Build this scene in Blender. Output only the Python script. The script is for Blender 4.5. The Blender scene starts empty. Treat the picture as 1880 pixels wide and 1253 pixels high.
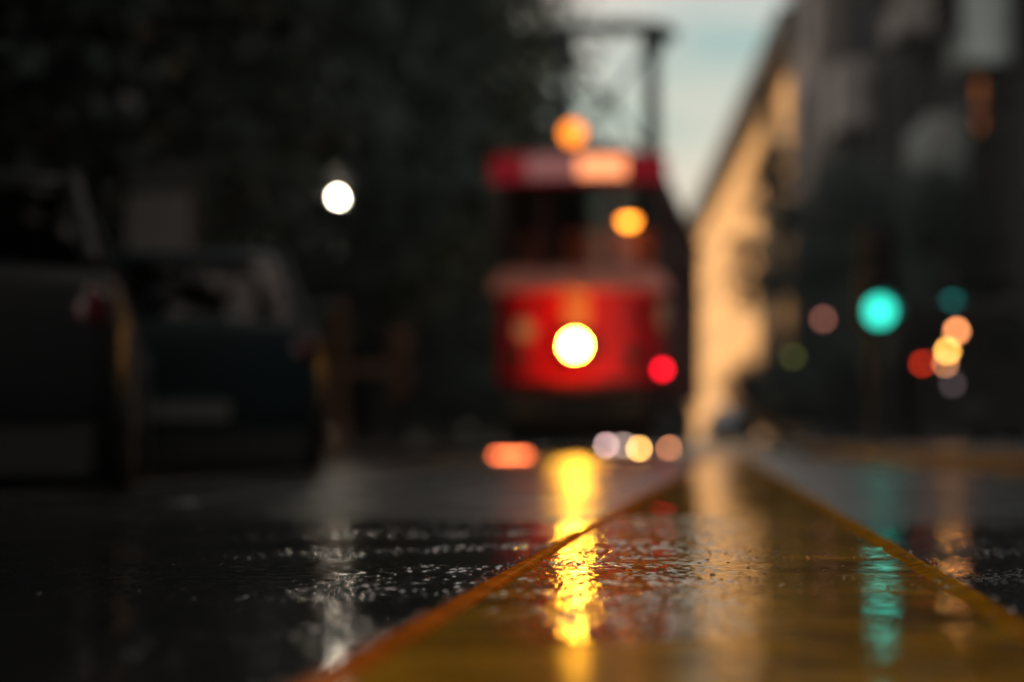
import bpy, math, random
import numpy as np
from mathutils import Vector, Matrix

random.seed(7)
rng = np.random.default_rng(11)
R = math.radians
scene = bpy.context.scene
COL = scene.collection

# ------------------------------------------------------------------ camera, sky, sun, exposure
CAM_H = 0.225
FPX = 85.0 / 36.0 * 1880.0
HORIZON = 803.0
cam_d = bpy.data.cameras.new('camera')
cam = bpy.data.objects.new('camera', cam_d)
COL.objects.link(cam)
scene.camera = cam
cam_d.lens = 85.0
cam_d.sensor_width = 36.0
cam_d.clip_start = 0.05
cam_d.clip_end = 3000.0
cam.location = (0, 0, CAM_H)
cam.rotation_euler = (R(90) + math.atan((HORIZON - 626.5) / FPX), 0, 0)
cam_d.dof.use_dof = True
cam_d.dof.focus_distance = 3.95
cam_d.dof.aperture_fstop = 1.65
cam_d.dof.aperture_blades = 0

SUN_EL = R(6.0)
SUN_H = Vector((-0.80, -0.60))           # horizontal direction towards the sun
world = bpy.data.worlds.new('World')
scene.world = world
world.use_nodes = True
wn, wl = world.node_tree.nodes, world.node_tree.links
bg = wn['Background']
sky = wn.new('ShaderNodeTexSky')
sky.sky_type = 'NISHITA'
sky.sun_disc = False
sky.sun_elevation = SUN_EL
sky.sun_rotation = math.atan2(SUN_H.x, SUN_H.y)
sky.altitude = 50
sky.air_density = 1.0
sky.dust_density = 1.0
sky.ozone_density = 2.0
tc = wn.new('ShaderNodeTexCoord')
mp = wn.new('ShaderNodeMapping')
mp.inputs['Scale'].default_value = (1.0, 1.0, 3.2)
mp.inputs['Location'].default_value = (2.2, 6.6, 7.7)
nz = wn.new('ShaderNodeTexNoise')
nz.inputs['Scale'].default_value = 2.6
nz.inputs['Detail'].default_value = 5.0
nz.inputs['Roughness'].default_value = 0.5
rp = wn.new('ShaderNodeValToRGB')
rp.color_ramp.elements[0].position = 0.38
rp.color_ramp.elements[1].position = 0.62
mx = wn.new('ShaderNodeMixRGB')
CLOUD = (4.9, 3.95, 3.35, 1)
mx.inputs['Color2'].default_value = CLOUD
wl.new(tc.outputs['Generated'], mp.inputs['Vector'])
wl.new(mp.outputs['Vector'], nz.inputs['Vector'])
wl.new(nz.outputs['Fac'], rp.inputs['Fac'])
wl.new(rp.outputs['Color'], mx.inputs['Fac'])
tint = wn.new('ShaderNodeMixRGB')
tint.blend_type = 'MULTIPLY'
tint.inputs['Fac'].default_value = 1.0
tint.inputs['Color2'].default_value = (0.76, 0.90, 0.79, 1)
wl.new(sky.outputs['Color'], tint.inputs['Color1'])
wl.new(tint.outputs['Color'], mx.inputs['Color1'])
wl.new(mx.outputs['Color'], bg.inputs['Color'])
bg.inputs['Strength'].default_value = 0.10

sun_d = bpy.data.lights.new('sun', 'SUN')
sun_d.energy = 4.6
sun_d.angle = R(0.5)
sun_d.color = (1.0, 0.62, 0.32)
sun = bpy.data.objects.new('sun', sun_d)
COL.objects.link(sun)
travel = Vector((-SUN_H.x * math.cos(SUN_EL), -SUN_H.y * math.cos(SUN_EL), -math.sin(SUN_EL)))
sun.rotation_euler = travel.to_track_quat('-Z', 'Y').to_euler()
sun.location = (-60, -40, 40)

scene.view_settings.view_transform = 'Standard'
scene.view_settings.look = 'None'
scene.view_settings.exposure = 1.18
scene.view_settings.gamma = 1.0
scene.view_settings.use_curve_mapping = False
scene.render.engine = 'CYCLES'
scene.cycles.use_denoising = True
scene.cycles.max_bounces = 8
scene.cycles.glossy_bounces = 4
scene.cycles.transparent_max_bounces = 16
scene.cycles.sample_clamp_indirect = 6.0
scene.cycles.caustics_reflective = False
scene.cycles.caustics_refractive = False

# ------------------------------------------------------------------ materials
def mat(name, col, rough=0.5, metal=0.0, var=0.0, scale=4.0, coat=0.0, coat_rough=0.05,
        bump=0.0, bump_scale=20.0, spec=0.5, rand=0.0, coat_ior=1.5, rough_var=0.0, col2=None):
    m = bpy.data.materials.new(name)
    m.use_nodes = True
    n, l = m.node_tree.nodes, m.node_tree.links
    b = n['Principled BSDF']
    b.inputs['Base Color'].default_value = (*col, 1)
    b.inputs['Roughness'].default_value = rough
    b.inputs['Metallic'].default_value = metal
    b.inputs['Specular IOR Level'].default_value = spec
    b.inputs['Coat Weight'].default_value = coat
    b.inputs['Coat Roughness'].default_value = coat_rough
    b.inputs['Coat IOR'].default_value = coat_ior
    t = n.new('ShaderNodeTexCoord')
    if var > 0 or rand > 0:
        z = n.new('ShaderNodeTexNoise')
        z.inputs['Scale'].default_value = scale
        z.inputs['Detail'].default_value = 6
        l.new(t.outputs['Object'], z.inputs['Vector'])
        mix = n.new('ShaderNodeMixRGB')
        c2 = col2 if col2 else tuple(c * (1 - var) for c in col)
        mix.inputs['Color1'].default_value = (*col, 1)
        mix.inputs['Color2'].default_value = (*c2, 1)
        mr = n.new('ShaderNodeMapRange')
        mr.inputs[1].default_value = 0.35
        mr.inputs[2].default_value = 0.65
        l.new(z.outputs['Fac'], mr.inputs[0])
        l.new(mr.outputs[0], mix.inputs['Fac'])
        out = mix.outputs['Color']
        if rand > 0:
            oi = n.new('ShaderNodeObjectInfo')
            hs = n.new('ShaderNodeHueSaturation')
            mv = n.new('ShaderNodeMapRange')
            mv.inputs[3].default_value = 1 - rand
            mv.inputs[4].default_value = 1 + rand
            l.new(oi.outputs['Random'], mv.inputs[0])
            l.new(mv.outputs[0], hs.inputs['Value'])
            l.new(out, hs.inputs['Color'])
            out = hs.outputs['Color']
        l.new(out, b.inputs['Base Color'])
        if rough_var > 0:
            m2 = n.new('ShaderNodeMapRange')
            m2.inputs[1].default_value = 0.35
            m2.inputs[2].default_value = 0.65
            m2.inputs[3].default_value = rough - rough_var
            m2.inputs[4].default_value = rough + rough_var
            l.new(z.outputs['Fac'], m2.inputs[0])
            l.new(m2.outputs[0], b.inputs['Roughness'])
    if bump > 0:
        z2 = n.new('ShaderNodeTexNoise')
        z2.inputs['Scale'].default_value = bump_scale
        z2.inputs['Detail'].default_value = 4
        l.new(t.outputs['Object'], z2.inputs['Vector'])
        bp = n.new('ShaderNodeBump')
        bp.inputs['Strength'].default_value = 1.0
        bp.inputs['Distance'].default_value = bump
        l.new(z2.outputs['Fac'], bp.inputs['Height'])
        l.new(bp.outputs['Normal'], b.inputs['Normal'])
    return m

def emit(name, rgb, strength=1.0):
    m = bpy.data.materials.new(name)
    m.use_nodes = True
    n, l = m.node_tree.nodes, m.node_tree.links
    for x in list(n):
        if x.type == 'BSDF_PRINCIPLED':
            n.remove(x)
    e = n.new('ShaderNodeEmission')
    e.inputs['Color'].default_value = (*rgb, 1)
    e.inputs['Strength'].default_value = strength
    l.new(e.outputs[0], n['Material Output'].inputs['Surface'])
    return m

def glass(name, tint=(0.75, 0.8, 0.8), refl=0.10, opaque=None):
    m = bpy.data.materials.new(name)
    m.use_nodes = True
    n, l = m.node_tree.nodes, m.node_tree.links
    n.remove(n['Principled BSDF'])
    tr = n.new('ShaderNodeBsdfTransparent')
    tr.inputs['Color'].default_value = (*tint, 1)
    gl = n.new('ShaderNodeBsdfGlossy')
    gl.inputs['Roughness'].default_value = 0.03
    fr = n.new('ShaderNodeFresnel')
    fr.inputs['IOR'].default_value = 1.45
    ms = n.new('ShaderNodeMixShader')
    l.new(fr.outputs[0], ms.inputs[0])
    l.new(tr.outputs[0], ms.inputs[1])
    l.new(gl.outputs[0], ms.inputs[2])
    l.new(ms.outputs[0], n['Material Output'].inputs['Surface'])
    return m

def leafmat(name, col, col2):
    m = mat(name, col, 0.55, var=0.5, scale=0.9, col2=col2, rand=0.25, spec=0.3)
    return m

M = {}
M['asphalt'] = mat('wet_asphalt', (0.014, 0.015, 0.016), 0.22, spec=0.26, var=0.45, scale=1.1, rough_var=0.07, bump=0.004, bump_scale=60)
M['asphalt_near'] = mat('wet_asphalt_aggregate', (0.018, 0.019, 0.020), 0.10, var=0.5, scale=35, rough_var=0.05, coat_ior=1.33)
M['paving'] = mat('wet_paving', (0.16, 0.15, 0.145), 0.22, var=0.35, scale=0.8, rough_var=0.08)
M['kerb'] = mat('granite_kerb', (0.16, 0.155, 0.15), 0.4, var=0.4, scale=9, rand=0.15)
M['yellow'] = mat('worn_yellow_paint', (0.70, 0.35, 0.014), 0.5, spec=0.0, var=0.6, scale=5, coat=1.0, coat_rough=0.035, coat_ior=1.33, col2=(0.24, 0.115, 0.008))
M['lip'] = mat('orange_yellow_edge_paint', (0.88, 0.21, 0.006), 0.6, spec=0.0, var=0.5, scale=25, coat=0.03, coat_rough=0.2, coat_ior=1.33)  # orange light caught by the left rim is put into its paint colour
M['lip_right'] = mat('dull_yellow_edge_paint', (0.55, 0.24, 0.010), 0.6, spec=0.0, var=0.5, scale=25, coat=0.06, coat_rough=0.05, coat_ior=1.33)
M['water'] = mat('clear_water_drop', (1, 1, 1), 0.0)
M['water'].node_tree.nodes['Principled BSDF'].inputs['Transmission Weight'].default_value = 1.0
M['water'].node_tree.nodes['Principled BSDF'].inputs['IOR'].default_value = 1.33
# the water film on the yellow paint: coat follows the film's extent, stored with the mesh
_n, _l = M['yellow'].node_tree.nodes, M['yellow'].node_tree.links
_a = _n.new('ShaderNodeAttribute'); _a.attribute_name = 'film'
for _sock, _lo, _hi in (('Coat Weight', 0.30, 0.80), ('Coat Roughness', 0.14, 0.012)):
    _m = _n.new('ShaderNodeMapRange'); _m.inputs[3].default_value = _lo; _m.inputs[4].default_value = _hi
    _l.new(_a.outputs['Fac'], _m.inputs[0]); _l.new(_m.outputs[0], _n['Principled BSDF'].inputs[_sock])
M['steel'] = mat('worn_steel', (0.45, 0.45, 0.46), 0.3, 1.0, var=0.4, scale=6)
M['dark_metal'] = mat('dark_painted_metal', (0.02, 0.024, 0.026), 0.4, var=0.4, scale=5)
M['pant'] = mat('grey_green_painted_steel', (0.05, 0.075, 0.075), 0.45, var=0.3, scale=5)
M['black'] = mat('black_rubber', (0.028, 0.029, 0.030), 0.7, var=0.3, scale=10)
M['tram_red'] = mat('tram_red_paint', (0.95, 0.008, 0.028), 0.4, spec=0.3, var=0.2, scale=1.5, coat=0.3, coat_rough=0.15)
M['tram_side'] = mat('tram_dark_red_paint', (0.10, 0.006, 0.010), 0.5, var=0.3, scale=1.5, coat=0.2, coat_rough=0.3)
M['tram_cream'] = mat('tram_salmon_cream_paint', (0.97, 0.36, 0.27), 0.5, spec=0.25, var=0.2, scale=2, coat=0.0)
M['tram_roof'] = mat('tram_roof_paint', (0.035, 0.03, 0.03), 0.5, var=0.4, scale=2)
M['wood'] = mat('varnished_wood', (0.58, 0.19, 0.08), 0.45, var=0.5, scale=6)
M['board_white'] = mat('board_offwhite', (0.62, 0.42, 0.40), 0.4, var=0.15, scale=3)
M['glass'] = glass('window_glass', (0.80, 0.82, 0.80))
M['carglass'] = glass('car_glass', (0.30, 0.34, 0.34))
M['car_a'] = mat('black_car_paint', (0.026, 0.029, 0.032), 0.45, var=0.2, scale=2, coat=0.0, spec=0.15)
M['car_b'] = mat('dark_blue_car_paint', (0.020, 0.038, 0.045), 0.45, var=0.2, scale=2, coat=0.0, spec=0.15)
M['car_c'] = mat('dark_grey_car_paint', (0.04, 0.04, 0.042), 0.45, var=0.2, scale=2, coat=0.0, spec=0.15)
M['chrome'] = mat('chrome', (0.75, 0.75, 0.75), 0.12, 1.0, var=0.1, scale=5)
M['plate'] = mat('plate_white', (0.13, 0.13, 0.13), 0.4, var=0.1, scale=5)
M['lampglass'] = mat('lamp_lens_unlit', (0.35, 0.36, 0.36), 0.12, 0.3, var=0.2, scale=20, coat=1.0)
M['redlens'] = mat('red_lens_unlit', (0.10, 0.006, 0.006), 0.2, var=0.2, scale=20, coat=1.0)
M['seat'] = mat('seat_fabric', (0.03, 0.03, 0.032), 0.8, var=0.3, scale=10)
M['bark'] = mat('bark', (0.055, 0.045, 0.035), 0.8, var=0.5, scale=5, bump=0.02, bump_scale=14)
M['leaf_dark'] = leafmat('foliage_dark', (0.075, 0.118, 0.105), (0.044, 0.070, 0.066))
M['leaf_olive'] = leafmat('foliage_olive', (0.120, 0.120, 0.050), (0.050, 0.066, 0.044))
M['tan'] = mat('tan_render', (0.56, 0.43, 0.28), 0.8, var=0.28, scale=0.35, bump=0.01, bump_scale=3)
M['tan_trim'] = mat('tan_stone_trim', (0.60, 0.46, 0.30), 0.8, var=0.2, scale=1.0)
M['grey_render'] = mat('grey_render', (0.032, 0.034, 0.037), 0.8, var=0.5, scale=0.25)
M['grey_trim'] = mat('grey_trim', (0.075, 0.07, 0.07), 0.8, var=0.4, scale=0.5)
M['dark_render'] = mat('dark_render', (0.13, 0.15, 0.155), 0.85, var=0.4, scale=0.3)
M['dark_trim'] = mat('dark_trim', (0.07, 0.075, 0.075), 0.8, var=0.3, scale=0.5)
M['roof'] = mat('slate_roof', (0.04, 0.04, 0.043), 0.6, var=0.4, scale=1.2)
M['wframe'] = mat('window_frame_paint', (0.16, 0.14, 0.12), 0.6, var=0.3, scale=3)
M['pane'] = mat('far_window_pane', (0.02, 0.024, 0.027), 0.08, var=0.3, scale=0.7, spec=0.8)
M['curtain'] = mat('pale_curtain', (0.50, 0.50, 0.46), 0.8, var=0.3, scale=2)
M['banner_pale'] = mat('pale_green_cloth', (0.66, 0.76, 0.74), 0.9, var=0.3, scale=1)
M['bay_taupe'] = mat('taupe_render', (0.42, 0.35, 0.32), 0.8, var=0.5, scale=0.3)
M['bay_pale'] = mat('pale_bay_render', (0.74, 0.66, 0.62), 0.8, var=0.3, scale=0.5)
M['totem_pale'] = mat('pale_panel', (0.55, 0.53, 0.50), 0.5, var=0.1, scale=2)
M['totem_grey'] = mat('grey_panel', (0.22, 0.22, 0.22), 0.5, var=0.1, scale=2)
M['brown'] = mat('brown_paint', (0.26, 0.12, 0.065), 0.5, var=0.3, scale=5)
M['signal_black'] = mat('signal_housing', (0.028, 0.032, 0.033), 0.5, var=0.2, scale=5)
M['lens_off'] = mat('signal_lens_off', (0.03, 0.02, 0.015), 0.3, var=0.2, scale=20, coat=0.6)

# ------------------------------------------------------------------ mesh helpers
class MB:
    def __init__(s):
        s.v, s.f = [], []
    def quad(s, a, b, c, d):
        i = len(s.v); s.v += [a, b, c, d]; s.f.append((i, i+1, i+2, i+3)); return s
    def box(s, c, size, rz=0.0):
        cx, cy, cz = c; hx, hy, hz = size[0]/2, size[1]/2, size[2]/2
        i = len(s.v); cr, sr = math.cos(rz), math.sin(rz)
        for dz in (-hz, hz):
            for dx, dy in ((-hx, -hy), (hx, -hy), (hx, hy), (-hx, hy)):
                s.v.append((cx + dx*cr - dy*sr, cy + dx*sr + dy*cr, cz + dz))
        s.f += [(i+3, i+2, i+1, i), (i+4, i+5, i+6, i+7)] + [(i+k, i+(k+1) % 4, i+4+(k+1) % 4, i+4+k) for k in range(4)]
        return s
    def rings(s, rings, cap=True, close=True):
        i = len(s.v); n = len(rings[0])
        for r in rings: s.v += [tuple(p) for p in r]
        for k in range(len(rings)-1):
            for j in range(n if close else n-1):
                a = i + k*n + j; b = i + k*n + (j+1) % n
                s.f.append((a, b, b+n, a+n))
        if cap and close:
            s.f.append(tuple(i + n - 1 - j for j in range(n)))
            s.f.append(tuple(i + (len(rings)-1)*n + j for j in range(n)))
        return s
    def tube(s, pts, rad, n=8):
        pts = [Vector(p) for p in pts]
        if not hasattr(rad, '__len__'): rad = [rad]*len(pts)
        rs = []
        for k, p in enumerate(pts):
            d = (pts[min(k+1, len(pts)-1)] - pts[max(k-1, 0)]).normalized()
            up = Vector((0, 0, 1)) if abs(d.z) < 0.95 else Vector((1, 0, 0))
            x = d.cross(up).normalized(); y = x.cross(d).normalized()
            rs.append([p + (x*math.cos(t) + y*math.sin(t))*rad[k] for t in [2*math.pi*j/n for j in range(n)]])
        return s.rings(rs)
    def lathe(s, prof, c=(0, 0, 0), axis='z', n=20):
        rs = []
        for r, h in prof:
            ring = []
            for j in range(n):
                t = 2*math.pi*j/n; a, b = r*math.cos(t), r*math.sin(t)
                if axis == 'z': p = (c[0]+a, c[1]+b, c[2]+h)
                elif axis == 'y': p = (c[0]+a, c[1]+h, c[2]-b)
                else: p = (c[0]+h, c[1]+a, c[2]+b)
                ring.append(p)
            rs.append(ring)
        return s.rings(rs)
    def sphere(s, c, r, n=16, m=10, sc=(1, 1, 1)):
        rs = []
        for k in range(1, m):
            a = math.pi*k/m
            rs.append([(c[0]+r*sc[0]*math.sin(a)*math.cos(2*math.pi*j/n), c[1]+r*sc[1]*math.sin(a)*math.sin(2*math.pi*j/n),
                        c[2]-r*sc[2]*math.cos(a)) for j in range(n)])
        return s.rings(rs)
    def build(s, name, m, parent=None, smooth=35, bevel=0.0):
        me = bpy.data.meshes.new(name)
        me.from_pydata([tuple(p) for p in s.v], [], s.f)
        me.materials.append(M[m] if isinstance(m, str) else m)
        me.update()
        if smooth:
            me.polygons.foreach_set('use_smooth', [True]*len(me.polygons))
            me.set_sharp_from_angle(angle=R(smooth))
        o = bpy.data.objects.new(name, me)
        COL.objects.link(o)
        if parent is not None: o.parent = parent
        if bevel > 0:
            md = o.modifiers.new('bevel', 'BEVEL'); md.width = bevel; md.segments = 2; md.limit_method = 'ANGLE'
        return o

def np_grid(name, P, m, parent=None):
    ny, nx, _ = P.shape
    me = bpy.data.meshes.new(name)
    me.vertices.add(nx*ny)
    me.vertices.foreach_set('co', P.reshape(-1).astype(np.float32))
    idx = np.arange(nx*ny).reshape(ny, nx)
    q = np.stack([idx[:-1, :-1], idx[:-1, 1:], idx[1:, 1:], idx[1:, :-1]], -1).reshape(-1, 4)
    me.loops.add(q.size); me.polygons.add(len(q))
    me.loops.foreach_set('vertex_index', q.reshape(-1).astype(np.int32))
    me.polygons.foreach_set('loop_start', (np.arange(len(q))*4).astype(np.int32))
    me.polygons.foreach_set('use_smooth', np.ones(len(q), dtype=bool))
    me.materials.append(M[m] if isinstance(m, str) else m)
    me.update(calc_edges=True)
    o = bpy.data.objects.new(name, me); COL.objects.link(o)
    if parent is not None: o.parent = parent
    return o

def tag(o, label=None, cat=None, group=None, kind=None):
    if label: o['label'] = label
    if cat: o['category'] = cat
    if group: o['group'] = group
    if kind: o['kind'] = kind
    return o

def thing(name, label, cat, loc=(0, 0, 0), rz=0.0, group=None):
    o = bpy.data.objects.new(name, None); COL.objects.link(o)
    o.location = loc; o.rotation_euler = (0, 0, rz); o.empty_display_size = 0.2
    return tag(o, label, cat, group)

def copy_tree(o, parent=None):
    c = o.copy(); COL.objects.link(c); c.parent = parent
    for ch in list(o.children): copy_tree(ch, c)
    return c

def at(px, py, Y):      # point of the street at distance Y seen in that direction
    return Vector(((px-940)/FPX*Y, Y, CAM_H + (HORIZON-py)/FPX*Y))

# ------------------------------------------------------------------ ground
def waves(X, Y, n, lmin, lmax, slope, seed=1, spread=None):
    r = np.random.default_rng(seed); Z = np.zeros_like(X)
    for _ in range(n):
        lam = math.exp(r.uniform(math.log(lmin), math.log(lmax))); th = r.uniform(0, 2*math.pi) if spread is None else math.pi/2 + r.normal(0, spread)
        k = 2*math.pi/lam
        Z += (slope*math.sqrt(2.0/n)/k)*np.sin(k*(X*math.cos(th) + Y*math.sin(th)) + r.uniform(0, 6.28))
    return Z

def worley(X, Y, cell, seed=3):
    r = np.random.default_rng(seed); T = 512
    jx, jy, jh = r.random((T, T)), r.random((T, T)), r.random((T, T))
    gx, gy = np.floor(X/cell).astype(int), np.floor(Y/cell).astype(int)
    best = np.full(X.shape, 9.0); hh = np.zeros(X.shape)
    for dx in (-1, 0, 1):
        for dy in (-1, 0, 1):
            cx, cy = gx+dx, gy+dy
            d = np.hypot(X/cell-(cx+jx[cx % T, cy % T]), Y/cell-(cy+jy[cx % T, cy % T]))
            s = d < best
            hh = np.where(s, jh[cx % T, cy % T], hh); best = np.where(s, d, best)
    return best, hh

rd = MB().quad((-500, -200, -0.010), (500, -200, -0.010), (500, 1200, -0.010), (-500, 1200, -0.010)).build('road', 'asphalt', smooth=0)
tag(rd, kind='structure')

def strip_left(y): return -0.1594 + 0.0964*(y-2.34)
def strip_right(y): return 0.5934 + 0.0820*(y-2.814)

def sstep(a, b, x):
    t = np.clip((x-a)/(b-a), 0, 1); return t*t*(3-2*t)

def asphalt_patch(name, x0f, x1f, y0, y1, dx, dy, taper_left, taper_right, shore=9.0):
    ys = np.arange(y0, y1, dy); w = x1f(y0)-x0f(y0); nx = int(w/dx)
    t = np.linspace(0, 1, nx)
    Yg = np.repeat(ys[:, None], nx, 1)
    Xg = x0f(Yg)*(1-t)[None, :] + x1f(Yg)*t[None, :]
    d, h = worley(Xg, Yg, 0.012)
    stone = 0.0026*h**3*np.clip(1-d*d*1.3, 0, 1)**1.3
    und = waves(Xg, Yg, 24, 0.15, 0.9, 0.012, seed=5)
    wat = 0.0010 + waves(Xg, Yg, 40, 0.016, 0.08, 0.016, seed=9)
    Z = np.maximum(stone + und, wat + 0.25*und)
    e = sstep(6.2, 6.6, Yg + shore*waves(Xg, Yg, 14, 0.5, 3.0, 0.25, seed=77))
    e = np.maximum(e, sstep(y1-0.5, y1-0.02, Yg))
    if taper_left: e = np.maximum(e, 1-sstep(0.0, 0.08, t)[None, :]*np.ones_like(Yg))
    if taper_right: e = np.maximum(e, sstep(0.92, 1.0, t)[None, :]*np.ones_like(Yg))
    Z = Z*(1-e) + (-0.013)*e
    o = np_grid(name, np.stack([Xg, Yg, Z], -1), 'asphalt_near')
    tag(o, kind='structure')

asphalt_patch('wet_road_surface', lambda y: -2.3+0.02*y, lambda y: strip_left(y)+0.012, 1.7, 7.0, 0.0034, 0.0062, True, False)
asphalt_patch('wet_road_surface', lambda y: strip_right(y)-0.012, lambda y: strip_right(y)+0.85, 1.7, 7.0, 0.0040, 0.0062, False, True, 0.0)

# the raised yellow separator, its top a dished film of water between two rounded rims
sep = thing('lane_separator', 'long low yellow painted lane separator covered with rippled rainwater', 'lane separator', (0, 0, 0))
def strip_mesh(name, y0, y1, dx, dy, inset, parent):
    ys = np.arange(y0, y1+dy*0.5, dy); nx = int(0.66/dx); t = np.linspace(0, 1, nx)
    Yg = np.repeat(ys[:, None], nx, 1)
    xl, xr = strip_left(Yg)+inset, strip_right(Yg)-inset
    Xg = xl*(1-t)[None, :] + xr*t[None, :]
    base = 0.0125
    fine = dx < 0.01
    lmin = 0.010 if fine else 0.07
    # long-crested ripples running along the separator, and choppy water over the left half
    rip = waves(Xg, Yg, 46, max(0.016, lmin), 0.075, 0.017, seed=21, spread=0.30) + waves(Xg, Yg, 18, 0.12, 0.6, 0.006, seed=22)
    patch = np.clip(waves(Xg, Yg, 20, 0.10, 0.5, 0.5, seed=31)*40, -1, 1)*0.5+0.5
    tt = t[None, :]*np.ones_like(Yg)
    edge = waves(Xg, Yg, 16, 0.05, 0.4, 0.9, seed=41)
    blot = np.clip(0.5+waves(Xg, Yg, 22, 0.06, 0.35, 0.6, seed=43)*28, 0, 1)
    film = np.maximum(sstep(2.40, 2.66, Yg+edge*1.5), (0.10+0.90*sstep(0.40, 0.58, tt+edge*0.6))*(0.55+0.45*blot))
    rough = (1-sstep(0.44, 0.74, tt+edge*0.8))*sstep(2.5, 2.8, Yg+edge)
    chop = waves(Xg, Yg, 70, lmin, 0.050, 0.034, seed=51) if fine else 0.0
    d, h = worley(Xg, Yg, 0.014, seed=8)
    grit = np.clip(1-(d/0.6)**2, 0, 1)*np.where(h > 0.70, 0.0016*(h-0.64)*2.6, 0.0) if fine else 0.0
    Z = base + rip*(0.6+0.4*patch)*(0.4+0.6*film) + chop*rough*(0.25+0.75*patch) + grit*rough*(1.2-patch) 
    o = np_grid(name, np.stack([Xg, Yg, Z], -1), 'yellow', parent)
    at_ = o.data.attributes.new('film', 'FLOAT', 'POINT')
    at_.data.foreach_set('value', film.reshape(-1).astype(np.float32))
    return o
strip_mesh('painted_top', 1.5, 6.5, 0.0026, 0.0040, 0.036, sep)
strip_mesh('painted_top', 6.5, 32.0, 0.020, 0.030, 0.036, sep)
def lip(parent, f, sgn, k, m):
    prof = [(-0.018, -0.014), (-0.004, 0.004), (0.003, 0.0130), (0.012, 0.0180), (0.022, 0.0185), (0.032, 0.0165), (0.040, 0.0120), (0.043, -0.012)]
    prof = [(a*k, z) for a, z in prof[:-2]] + [(0.040, prof[-2][1]), (0.043, prof[-1][1])]
    rs = []
    r = random.Random(3 if sgn > 0 else 4); y = 1.5; wob = 0
    while y < 32.0:
        wob = 0.8*wob + r.uniform(-0.0005, 0.0005)
        rs.append([(f(y) + sgn*a, y, z + wob*0.8) for a, z in prof]); y += 0.02 if y < 8 else 0.25
    if sgn < 0: rs = [q[::-1] for q in rs]
    return MB().rings(rs, cap=True).build('rim', m, parent, smooth=60)
lip(sep, strip_left, 1, 1.0, 'lip')
lip(sep, strip_right, -1, 0.55, 'lip_right')

# rain drops lying on the rims and on the road close by
db = MB()
for k in range(620):
    y = random.uniform(1.9, 6.0)
    q = random.random()
    if q < 0.35: x = strip_left(y) + random.uniform(-0.01, 0.03); z = 0.0150
    elif q < 0.5: x = strip_right(y) - random.uniform(-0.01, 0.03); z = 0.0150
    else: x = random.uniform(strip_left(y)+0.04, strip_right(y)-0.04); z = 0.0125
    r = random.uniform(0.0015, 0.0045)
    db.sphere((x, y, z), r, 8, 6, (1.0, 1.0, 0.62))
tag(db.build('rain_drops', 'water'), 'scattered clear rain drops lying on the separator and the near road', 'rain drops', kind='stuff')

# pavements with kerb stones
def kerb_left(y): return -5.45 + 0.105*y
def pavement(name, poly):
    b = MB(); n = len(poly)
    b.v = [(x, y, -0.02) for x, y in poly] + [(x, y, 0.12) for x, y in poly]
    b.f = [tuple(range(n, 2*n))] + [(k, (k+1) % n, n+(k+1) % n, n+k) for k in range(n)]
    return tag(b.build(name, 'paving', smooth=0), kind='structure')
kmesh = [None]
def kerb_run(parent, pts):
    for (x0, y0), (x1, y1) in zip(pts[:-1], pts[1:]):
        L = math.hypot(x1-x0, y1-y0); n = max(1, round(L)); a = math.atan2(y1-y0, x1-x0)
        for k in range(n):
            if kmesh[0] is None:
                o = MB().box((0, 0, 0), (0.985, 0.14, 0.16)).build('kerb_stone', 'kerb', parent, bevel=0.012); kmesh[0] = o
            else:
                o = kmesh[0].copy(); COL.objects.link(o); o.parent = parent
            t = (k+0.5)/n
            o.location = (x0+(x1-x0)*t, y0+(y1-y0)*t, 0.045+random.uniform(-0.003, 0.003)); o.rotation_euler = (0, 0, a)
pl = pavement('pavement', [(-8, -40), (kerb_left(-40)-0.07, -40), (kerb_left(88)-0.07, 88), (-60, 88), (-60, 40), (-8, 40)])
kerb_run(pl, [(kerb_left(6), 6), (kerb_left(70), 70)])
corner = [(3.45+2.6*(1-math.cos(t)), 28.0+2.6*math.sin(t)) for t in [R(90)*k/6 for k in range(7)]]
pr = pavement('pavement', [(3.52, -40), (3.52, 28)] + [(x+0.05, y-0.06) for x, y in corner[1:]] + [(30, 30.54), (30, -40)])
kerb_run(pr, [(3.45, 8), (3.45, 28)] + corner[1:] + [(18, 30.6)])
def kerb_right(y): return 6.4 + 0.033*(y-47)
pf = pavement('pavement', [(9.0, 47.07), (40, 47.07), (40, 260), (kerb_right(260)+2.07, 260), (kerb_right(52)+0.07, 52), (kerb_right(52)+0.8, 49)])
kerb_run(pf, [(9.0, 47.0), (kerb_right(52)+0.73, 49), (kerb_right(52), 52), (kerb_right(110)+0.55, 110)])

# tram rails, flush in the road
TS = 0.115
TYAW = -math.atan(TS)
for s, lab in ((-0.5, 'worn steel tram rail flush in the road, nearer the parked cars'), (0.5, 'worn steel tram rail flush in the road, nearer the yellow separator')):
    b = MB(); y0, y1 = 8.6, 120
    for off, w, zz in ((0.0, 0.055, -0.003), (-math.copysign(0.065, s), 0.018, -0.003)):
        f = lambda y: 0.81 + TS*(y-30) + s + off
        b.rings([[(f(y)-w/2, y, -0.016), (f(y)+w/2, y, -0.016), (f(y)+w/2, y, zz), (f(y)-w/2, y, zz)] for y in (y0, y1)])
    tag(b.build('tram_rail', 'steel', smooth=0), lab, 'rail', 'tram rails')

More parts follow.
